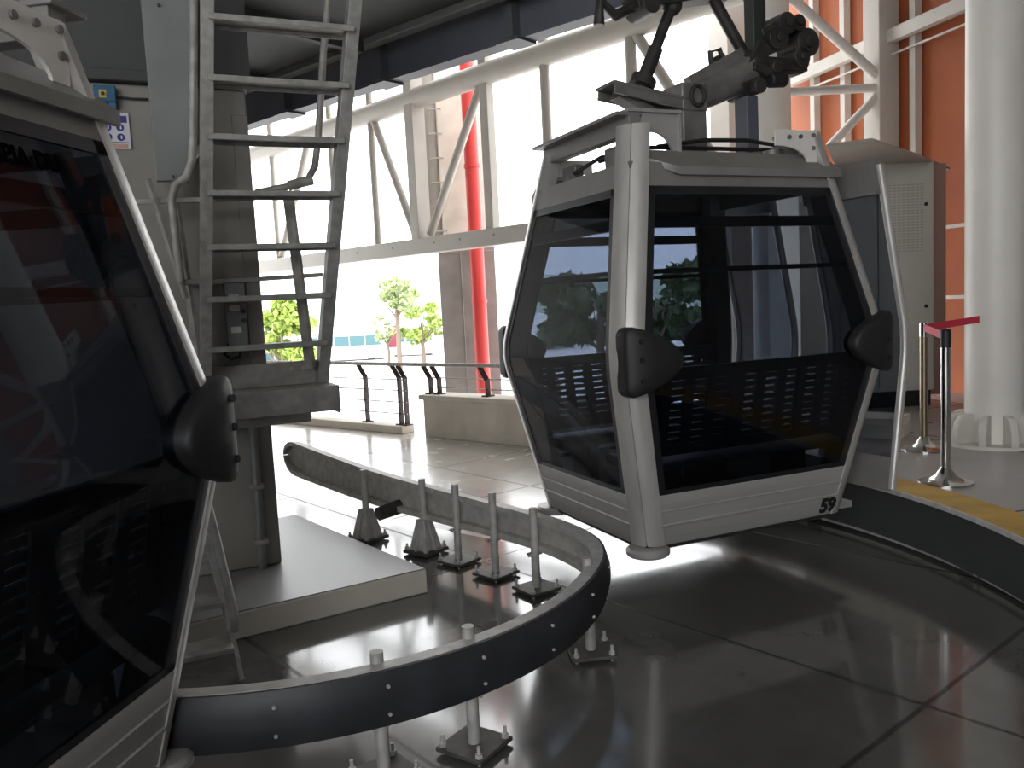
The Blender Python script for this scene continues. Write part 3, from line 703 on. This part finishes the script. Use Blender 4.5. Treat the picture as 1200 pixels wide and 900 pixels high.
# short step ladder onto the plinth
t = thing('step_ladder', (-1.30, 3.5, 0), PRZ, 'galvanised step stair with pipe handrail beside the near cabin', 'stair')
b = MB(); b.bar((.06, 0, 0), (.02, .62, .52), .022, .07, (0, 0, 1)); b.build('stringer', m_galv, t, .003)
b = MB(); b.bar((-.55, 0, 0), (-.55, .62, .52), .022, .07, (0, 0, 1)); b.build('stringer', m_galv, t, .003)
for k in range(3):
    b = MB(); y, z = .14+.19*k, .14+.15*k; b.bb((-.54, y-.085, z-.02), (.045-.01*k, y+.085, z+.004)); b.build('tread', m_galv, t, .003)
b = MB(); b.tube([(-.03, .6, 1.02), (.0, .45, .80), (.04, .25, .48), (.058, .16, .32), (.064, .125, .25), (.06, .13, .20), (.05, .17, .19), (.045, .22, .22)], .02, 10); b.build('handrail', m_galv, t)
b = MB(); b.tube([(.045, .25, .20), (.0, .40, .50), (-.04, .55, .80)], .014, 8); b.build('handrail_brace', m_galv, t)

# ------------------------------------------------------------------ machine deck above
BB = V((-.3, 6.0, 0))
def dk(tt, o, z): return BB + FD*tt - FN*o + V((0, 0, z))
DRZ = math.atan2(FD.y, FD.x)
def indeck(name, label, cat): return thing(name, BB, DRZ, label, cat)   # local x along FD, local y = -FN
t = indeck('machine_deck', 'dark underside of the overhead machinery deck above the ladder', 'overhead deck')
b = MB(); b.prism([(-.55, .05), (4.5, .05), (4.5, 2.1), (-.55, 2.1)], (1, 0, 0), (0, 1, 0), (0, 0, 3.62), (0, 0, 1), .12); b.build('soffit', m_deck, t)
b = MB(); b.bar((-.9, 0, 3.63), (4.5, 0, 3.63), .10, .13); b.build('edge_beam', m_plate, t, .01, 'pale edge beam')
for x in (.9, 2.2, 3.4):
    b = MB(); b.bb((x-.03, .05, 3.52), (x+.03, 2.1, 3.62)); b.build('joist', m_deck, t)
t = indeck('girder', 'long blue grey steel girder crossing the top of the photo', 'girder')
b = MB(); b.bb((-1.8, -.22, 3.36), (5.5, -.20, 4.1)); b.bb((-1.8, -.28, 3.34), (5.5, -.14, 3.362)); b.build('web', m_blue, t)
for x in (-1.7, -.42, .92, 2.2, 3.4):
    b = MB(); b.bb((x-.035, -.2, 3.36), (x+.035, -.12, 4.1)); b.bb((x-.10, -.29, 3.325), (x+.10, -.09, 3.345)); b.build('stiffener', mat('stiffener_steel', (.10, .105, .11), .5, .2), t)

# ------------------------------------------------------------------ roof truss along the open front
def tr(tt, z, o=0): return V((tt, o, z))
t = thing('steel_truss', TA, math.atan2(TD.y, TD.x), 'cream painted steel truss spanning the bright open front', 'truss')
b = MB(); b.bb((-5.4, -.12, 2.48), (9, .12, 2.75)); bc = b.build('bottom_chord', m_cream, t, .015)
for x in (-2.4, -1.1, -.3, .35, 1.5, 2.6, 4.6, 6.6):
    h = MB(); h.cyl((x, .10, 2.64), (x, .126, 2.64), .022, seg=10); h.build('bolt', m_grease, bc)
b = MB(); b.tube([(-5.4, 0, 5.10), (-.8, 0, 5.10), (9, 0, 5.0)], .17, 20); b.build('top_chord', m_cream, t)
for x in (-3.74, -2.2, 2.08, 3.4, 5.65):
    b = MB(); b.cyl((x, 0, 2.74), (x, 0, 6.08), .062 if x > 0 else .075, seg=14); b.build('vertical', m_cream, t)
b = MB(); b.bb((-1.05, -.08, 2.74), (-.88, .08, 6.08)); b.build('vertical', m_cream, t, .01)
b = MB(); b.bb((.72, -.14, 2.74), (.93, .14, 5.7)); b.build('vertical', m_cream, t, .01)
for (x0, z0), (x1, z1) in (((1.98, 4.95), (.96, 2.8)), ((-.85, 4.95), (.58, 2.8)), ((-3.85, 4.95), (-5.2, 2.8)), ((4.2, 4.95), (5.55, 2.8)), ((-2.3, 2.8), (-3.6, 4.95)), ((3.3, 2.8), (2.2, 4.95))):
    if (x0, z0) in ((-2.3, 2.8), (3.3, 2.8)): continue
    b = MB(); b.cyl((x0, 0, z0), (x1, 0, z1), .07, seg=14); b.build('diagonal', m_cream, t)
# cream round column with rungs on the truss, concrete column and red pipe behind it
p = at(508, 200, 15.3)
t = thing('rung_column', (p.x, p.y, 2.6), 0, 'cream round column with climbing rungs above the truss bottom chord', 'column')
b = MB(); b.cyl((0, 0, .1), (0, 0, 5), .21, seg=28); b.build('shaft', m_cream, t)
for k in range(9):
    b = MB(); z = .3+.42*k; b.tube([(-.02, -.19, z), (-.02, -.30, z), (.20, -.30, z), (.20, -.05, z)], .014, 6); b.build('rung', m_cream, t)
cpos = at(551, 380, 15.4)
t = thing('concrete_column', (cpos.x, cpos.y, -3), .05, 'grey concrete column behind the low wall and red pipe', 'column')
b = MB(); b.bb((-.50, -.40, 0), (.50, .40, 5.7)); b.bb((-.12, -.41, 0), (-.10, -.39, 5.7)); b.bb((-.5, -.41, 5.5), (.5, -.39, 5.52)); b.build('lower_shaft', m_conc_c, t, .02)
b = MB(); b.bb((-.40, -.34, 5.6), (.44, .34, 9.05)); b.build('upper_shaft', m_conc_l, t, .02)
p = at(563, 380, 14.6)
t = thing('red_pipe', (p.x, p.y, -3), 0, 'bright red vertical pipe in front of the concrete column', 'pipe')
b = MB(); b.cyl((0, 0, 0), (0, 0, 9.0), .125, seg=18); b.build('pipe', m_red, t)
for z in (2.2, 4.6, 6.9):
    b = MB(); b.cyl((0, 0, z), (0, 0, z+.06), .14, seg=18); b.build('coupling', m_red, t)

# ------------------------------------------------------------------ low wall, curb, railings
def inrail(name, tt, label, cat, group=None): 
    p = LW + FD*tt; return thing(name, p, math.atan2(FD.y, FD.x), label, cat, group)   # x along FD, y = -FN (towards the hall)
t = inrail('low_wall', 0, 'low concrete parapet wall under the railing beside the numbered cabin', 'low wall')
b = MB(); b.bb((-5.5, -.30, 0), (0, 0, .46)); b.build('wall_body', m_conc_l, t, .008)
b = MB(); b.bb((-5.5, -.33, .46), (.05, .03, .52)); b.build('coping', m_conc_l, t, .006)
t = inrail('curb', 0, 'pale concrete curb under the dark railing posts at the open front', 'curb')
b = MB(); b.bb((.42, -.22, 0), (12, 0, .10)); b.build('curb_stone', m_conc_l, t, .01)
def rail_post(t, x, z0):
    b = MB(); b.bar((x, -.13, z0), (x, -.13, .72), .018, .075); b.bar((x, -.13, .70), (x+.06, -.07, .87), .018, .06); b.build('post', m_brown, t, .003)
    b = MB(); b.box((x, -.13, z0+.008), (.10, .12, .016)); b.build('foot_plate', m_brown, t)
t = inrail('railing', 0, 'wire railing with dark posts on the curb at the left', 'railing')
for x in (.45, .56, 1.23, 2.6, 4.0, 5.4): rail_post(t, x, .10)
b = MB(); b.tube([(.36, -.07, .885), (9, -.07, .885)], .024, 12); b.build('handrail', m_galv, t)
for z in (.24, .39, .54, .68):
    b = MB(); b.tube([(.44, -.13, z), (9, -.13, z)], .008, 6); b.build('wire', m_galv, t)
t = inrail('railing', 0, 'wire railing standing on top of the low parapet wall', 'railing')
for x in (-.02, -.17, -.97, -2.0, -3.0): rail_post(t, x, .52)
b = MB(); b.tube([(.34, -.07, .885), (-5, -.07, .885)], .024, 12); b.build('handrail', m_galv, t)
for z in (.60, .72):
    b = MB(); b.tube([(.0, -.13, z), (-5, -.13, z)], .008, 6); b.build('wire', m_galv, t)

# ------------------------------------------------------------------ right side: columns, wall frame, kiosk, stanchions
def steel_column(x, y, r, z0, label, fins):
    t = thing('steel_column', (x, y, z0), 0, label, 'column')
    b = MB(); b.cyl((0, 0, 0), (0, 0, HZ-z0), r, seg=40); b.build('shaft', m_white, t)
    if fins:
        b = MB(); b.cyl((0, 0, 0), (0, 0, .025), r*1.75, seg=32); b.build('base_plate', m_white_w, t)
        for k in range(10):
            a = 2*PI*k/10+.2; d = V((math.cos(a), math.sin(a), 0)); n = V((-d.y, d.x, 0))
            prof = [(0, .02), (r*.78, .02), (r*.80, .10), (r*.68, .19), (r*.5, .235), (r*.30, .24), (0, .24)]
            b = MB(); b.prism(prof, d, (0, 0, 1), d*r*.96-n*.028, n, .056); b.build('base_fin', m_white_w, t, .012)
    return t
steel_column(3.63, 6.27, .20, .35, 'large white round column with finned foot at the right', True)
steel_column(3.33, 10.55, .245, 0, 'white round column rising behind the numbered cabin roof', False)
p = at(853, 60, 12.6)
t = thing('square_post', (p.x, p.y, -3), .5, 'pale square post at the right end of the truss', 'post')
b = MB(); b.bb((-.2, -.2, 0), (.2, .2, 10.4)); b.build('shaft', m_cream, t, .01)
# bracing from the columns to the wall
t = thing('column_bracing', (3.33, 10.55, 0), 0, 'white tube bracing between the far round column and the wall post', 'bracing')
b = MB(); b.cyl((.24, 0, 3.98), (1.38, 0, 3.98), .055, seg=12); b.build('cross_tube', m_white_w, t)
b = MB(); b.cyl((.22, 0, 5.15), (1.36, 0, 4.08), .06, seg=12); b.build('diagonal_tube', m_white_w, t)
b = MB(); b.cyl((1.36, 0, 3.92), (.72, 0, 3.3), .055, seg=12); b.build('diagonal_tube', m_white_w, t)
t = thing('column_bracing', (3.63, 6.27, 0), 0, 'white tube bracing at the right edge beside the large round column', 'bracing')
for z in (2.51, 3.53):
    b = MB(); b.cyl((.18, .0, z), (1.7, .35, z), .045, seg=12); b.build('cross_tube', m_white_w, t)
for z0, z1 in ((2.62, 3.5), (2.42, 1.4), (.75, 1.5)):
    b = MB(); b.cyl((.18, 0, z0), (1.3, .25, z1), .05, seg=12); b.build('diagonal_tube', m_white_w, t)
# white frame on the orange wall
t = thing('wall_frame', WA, math.atan2(WD.y, WD.x), 'white steel frame of mullions and rails on the orange wall', 'wall frame')   # local x along WD, y = -WN
mx = [(958, 0), (994, 0), (1027, 0), (1077, 0), (1178, 0)]
for x, _ in mx:
    w = on(x, 60, WN, WA) - WA; s = w.dot(WD)
    b = MB(); b.bb((s-.045, .0, 0), (s+.045, .10, HZ)); b.build('mullion', m_white_w, t)
for s in (-2.6,):
    b = MB(); b.bb((s-.045, .0, 0), (s+.045, .10, HZ)); b.build('mullion', m_white_w, t)
b = MB(); b.bar((2.2, .16, 4.57), (-3.3, .16, 4.57), .11, .15); b.build('rail', m_white_w, t)
b = MB(); b.bar((2.2, .14, 4.36), (-3.3, .14, 4.36), .02, .022); b.build('rail', m_white_w, t)
for z in (2.2, 1.4):
    b = MB(); b.bar((0.5, .14, z), (-3.3, .14, z), .03, .04); b.build('rail', m_white_w, t)
w = on(1046, 60, WN, WA)
t = thing('wall_post', (w.x-.12, w.y-.05, 0), math.atan2(WD.y, WD.x)+.1, 'broad white steel post in front of the orange wall', 'post')
b = MB(); b.bb((-.13, -.1, 0), (.13, .22, HZ)); b.build('shaft', m_white_w, t, .01)
# kiosk with canopy
t = thing('ticket_kiosk', (3.65, 8.35, .35), 0, 'white booth with a perforated panel and slab canopy beside the column', 'kiosk')
b = MB(); b.bb((-.75, 0, .16), (.58, 1.0, 2.42)); b.build('booth_body', m_kiosk, t, .01)
b = MB(); b.bb((-.73, .03, 0), (.56, 1.0, .16)); b.build('booth_plinth', m_black, t)
b = MB()
for i in range(9):
    for j in range(24):
        b.box((.10+.045*i, -.002, 1.55+.028*j), (.03, .006, .009))
b.build('perforated_vent', m_canopy, t)
b = MB(); b.bb((.02, -.012, .2), (.03, 0, 2.4)); b.bb((-.36, -.012, .2), (-.35, 0, 2.4)); b.build('panel_joint', m_grease, t)
b = MB(); b.bb((.585, .1, .1), (.75, .6, 2.4)); b.build('side_return', mat('pinkish_panel', (.35, .22, .18), .6), t)
for z in (1.0, 2.0):
    b = MB(); b.cyl((.50, 0, z), (.50, -.012, z), .018, seg=10); b.build('lock', m_black, t)
cz = 2.75; cpts = []
for x, y in ((968, 172), (1022, 165), (1070, 181), (1114, 199)):
    q = on(x, y, (0, 0, 1), (0, 0, cz)); cpts.append((q.x-3.65, q.y-8.35))
for x, y in ((1105, 203), (1085, 207), (1060, 210), (1030, 211), (985, 207)):
    q = on(x, y, (0, 0, 1), (0, 0, cz)); cpts.append((q.x-3.65, q.y-8.35))
b = MB(); b.prism(cpts, (1, 0, 0), (0, 1, 0), (0, 0, cz-.35), (0, 0, 1), .022); b.build('canopy', m_canopy, t)
# stanchions and belt
def stanchion(x, y, label, m):
    t = thing('stanchion', (x, y, .35), 0, label, 'stanchion', 'belt stanchions')
    b = MB(); b.lathe([(.155, 0), (.155, .012), (.12, .022), (.06, .05), (.035, .085), (.028, .10)], (0, 0, 0), 32); b.build('base', m_chrome, t)
    b = MB(); b.cyl((0, 0, .09), (0, 0, .84), .028, seg=24); b.build('post', m, t)
    b = MB(); b.cyl((0, 0, .84), (0, 0, .945), .030, seg=24); b.cyl((0, 0, .945), (0, 0, .95), .026, seg=24); b.build('belt_head', m_black if m is m_chrome else m_chrome, t, .003)
s1 = (2.655, 5.10); s2 = (3.04, 6.15)
stanchion(*s1, 'polished steel belt stanchion nearest the yellow platform edge', m_chrome)
stanchion(*s2, 'brassy belt stanchion farther back beside the open cabin door', mat('brassy_steel', (.36, .29, .21), .3, 1))
t = thing('barrier_belt', (s2[0], s2[1], .35), 0, 'red webbing belt stretched between stanchions and the round column', 'barrier belt')
def belt(p0, p1):
    b = MB(); b.bar(p0, p1, .004, .05); return b.build('webbing', m_belt, t)
belt((-.01, -.03, .91), (s1[0]-s2[0]+.01, s1[1]-s2[1]+.03, .905))
belt((.03, .0, .91), (3.47-s2[0], 6.17-s2[1], .95))

# ------------------------------------------------------------------ outside: trees and buses
def tree(x, ytop, ybase, Y, wpx, leaf, label, n=260, seed=1, trunk=True, lsz=.5):
    rnd = random.Random(seed)
    top = at(x, ytop, Y); base_z = -3
    t = thing('tree', (top.x, Y, base_z), 0, label, 'tree', 'trees beyond the open front')
    H = top.z - base_z; cz0 = at(x, ybase, Y).z - base_z; r = wpx/2*Y/F_PX
    b = MB(); b.tube([(0, 0, 0), (.05, 0, cz0*.6), (0, .05, cz0), (0, 0, (cz0+H)/2)], [.16*r/1.4, .12*r/1.4, .1*r/1.4, .05*r/1.4], 8)
    for k in range(5):
        a = rnd.uniform(0, 6.28); b.tube([(0, 0, cz0*.9), (r*.6*math.cos(a), r*.6*math.sin(a), cz0+(H-cz0)*rnd.uniform(.2, .7))], [.06*r/1.4, .02], 6)
    b.build('trunk', m_bark, t)
    b = MB(); cl = [(rnd.uniform(-.75, .75)*r, rnd.uniform(-.7, .7)*r, cz0+(H-cz0)*rnd.uniform(.12, .9), r*rnd.uniform(.28, .45)) for _ in range(11)]
    for i in range(n):
        cx, cy, cz, cr_ = cl[i % len(cl)]
        d = V((rnd.gauss(0, 1), rnd.gauss(0, 1), rnd.gauss(0, 1))).normalized()*cr_*rnd.uniform(.5, 1); d.z *= .65
        c = V((cx, cy, cz))+d; s = lsz*r*rnd.uniform(.12, .26)
        u = V((rnd.gauss(0, 1), rnd.gauss(0, 1), rnd.gauss(0, 1))).normalized(); w = u.cross(V((rnd.gauss(0, 1), rnd.gauss(0, 1), rnd.gauss(0, 1)))).normalized()
        vs = [b.bm.verts.new(c+u*s*i_+w*s*.6*j_) for i_, j_ in ((-1, 0), (0, -1), (1, 0), (0, 1))]; b.bm.faces.new(vs)
    me = bpy.data.meshes.new('crown'); b.bm.to_mesh(me); b.bm.free(); me.materials.append(leaf)
    o = bpy.data.objects.new('crown', me); COL.objects.link(o); o.parent = t
tree(462, 326, 366, 62, 62, m_leaf_p, 'thin flat topped pale tree above the white buses', 700, 4, lsz=.6)
tree(492, 354, 402, 64, 62, m_leaf, 'low bushy yellow green tree just left of the concrete column', 500, 5, lsz=.7)
tree(452, 366, 402, 66, 36, m_leaf_p, 'smallest pale tree, left of the thin flat topped tree', 260, 9, lsz=.7)
tree(326, 350, 432, 48, 84, m_leaf, 'bright yellow green tree seen between the pillar and the ladder stringer', 1400, 6, lsz=.8)
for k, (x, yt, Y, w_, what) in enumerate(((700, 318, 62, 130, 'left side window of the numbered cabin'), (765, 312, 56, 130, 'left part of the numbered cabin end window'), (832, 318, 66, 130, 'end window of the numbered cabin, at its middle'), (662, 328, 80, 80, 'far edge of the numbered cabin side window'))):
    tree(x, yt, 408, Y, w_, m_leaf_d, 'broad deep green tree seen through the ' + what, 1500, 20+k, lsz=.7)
def bus(x0, x1, Y, label, redfront=False, seed=0):
    a, c = at(x0, 420, Y), at(x1, 420, Y); L = c.x-a.x
    t = thing('bus', ((a.x+c.x)/2, Y, -3), 0, label, 'bus', 'buses parked outside')
    b = MB(); b.bb((-L/2, 0, .14), (L/2, 2.5, 3.15)); b.build('body', m_bus, t, .18)
    b = MB(); n = max(2, int(L/1.3))
    for k in range(n):
        x = -L/2+.3+(L-.6)*k/n; b.bb((x, -.02, 1.35), (x+(L-.6)/n-.07, .02, 2.25))
    b.build('window_band', m_busglass, t)
    for x in (-L*.33, L*.33):
        b = MB(); b.cyl((x, .1, .42), (x, .4, .42), .42, seg=20); b.build('wheel', m_tyre, t)
    b = MB(); b.bb((-L*.3, .6, 3.15), (L*.1, 1.9, 3.4)); b.build('roof_unit', m_bus, t, .05)
    if redfront:
        b = MB(); b.bb((-L/2-.03, -.03, .9), (-L/2+.75, .4, 2.5)); b.build('end_panel', m_busred, t, .05)
bus(352, 452, 75, 'white bus seen just right of the ladder, longest of the parked buses')
bus(457, 512, 78, 'white bus with a dark red end panel beside the concrete column', True)
bus(296, 349, 50, 'white bus with teal windows low between pillar and ladder')

# ------------------------------------------------------------------ sky and view
w = bpy.data.worlds.new('overcast'); scene.world = w; w.use_nodes = True; nt = w.node_tree; N = nt.nodes
bg = N['Background']; tc = N.new('ShaderNodeTexCoord'); sx = N.new('ShaderNodeSeparateXYZ')
nt.links.new(tc.outputs['Generated'], sx.inputs[0])
mr = N.new('ShaderNodeMapRange'); mr.inputs['From Min'].default_value = 0; mr.inputs['From Max'].default_value = 1
mr.inputs['To Min'].default_value = 3.0; mr.inputs['To Max'].default_value = 6.0
nt.links.new(sx.outputs['Z'], mr.inputs['Value']); nt.links.new(mr.outputs[0], bg.inputs['Strength'])
bg.inputs['Color'].default_value = (.96, .98, 1.0, 1)
vs = scene.view_settings; vs.view_transform = 'Standard'; vs.look = 'None'; vs.gamma = 1; vs.exposure = .5; vs.use_curve_mapping = False
scene.cycles.transparent_max_bounces = 24
scene.cycles.max_bounces = 10; scene.cycles.diffuse_bounces = 5
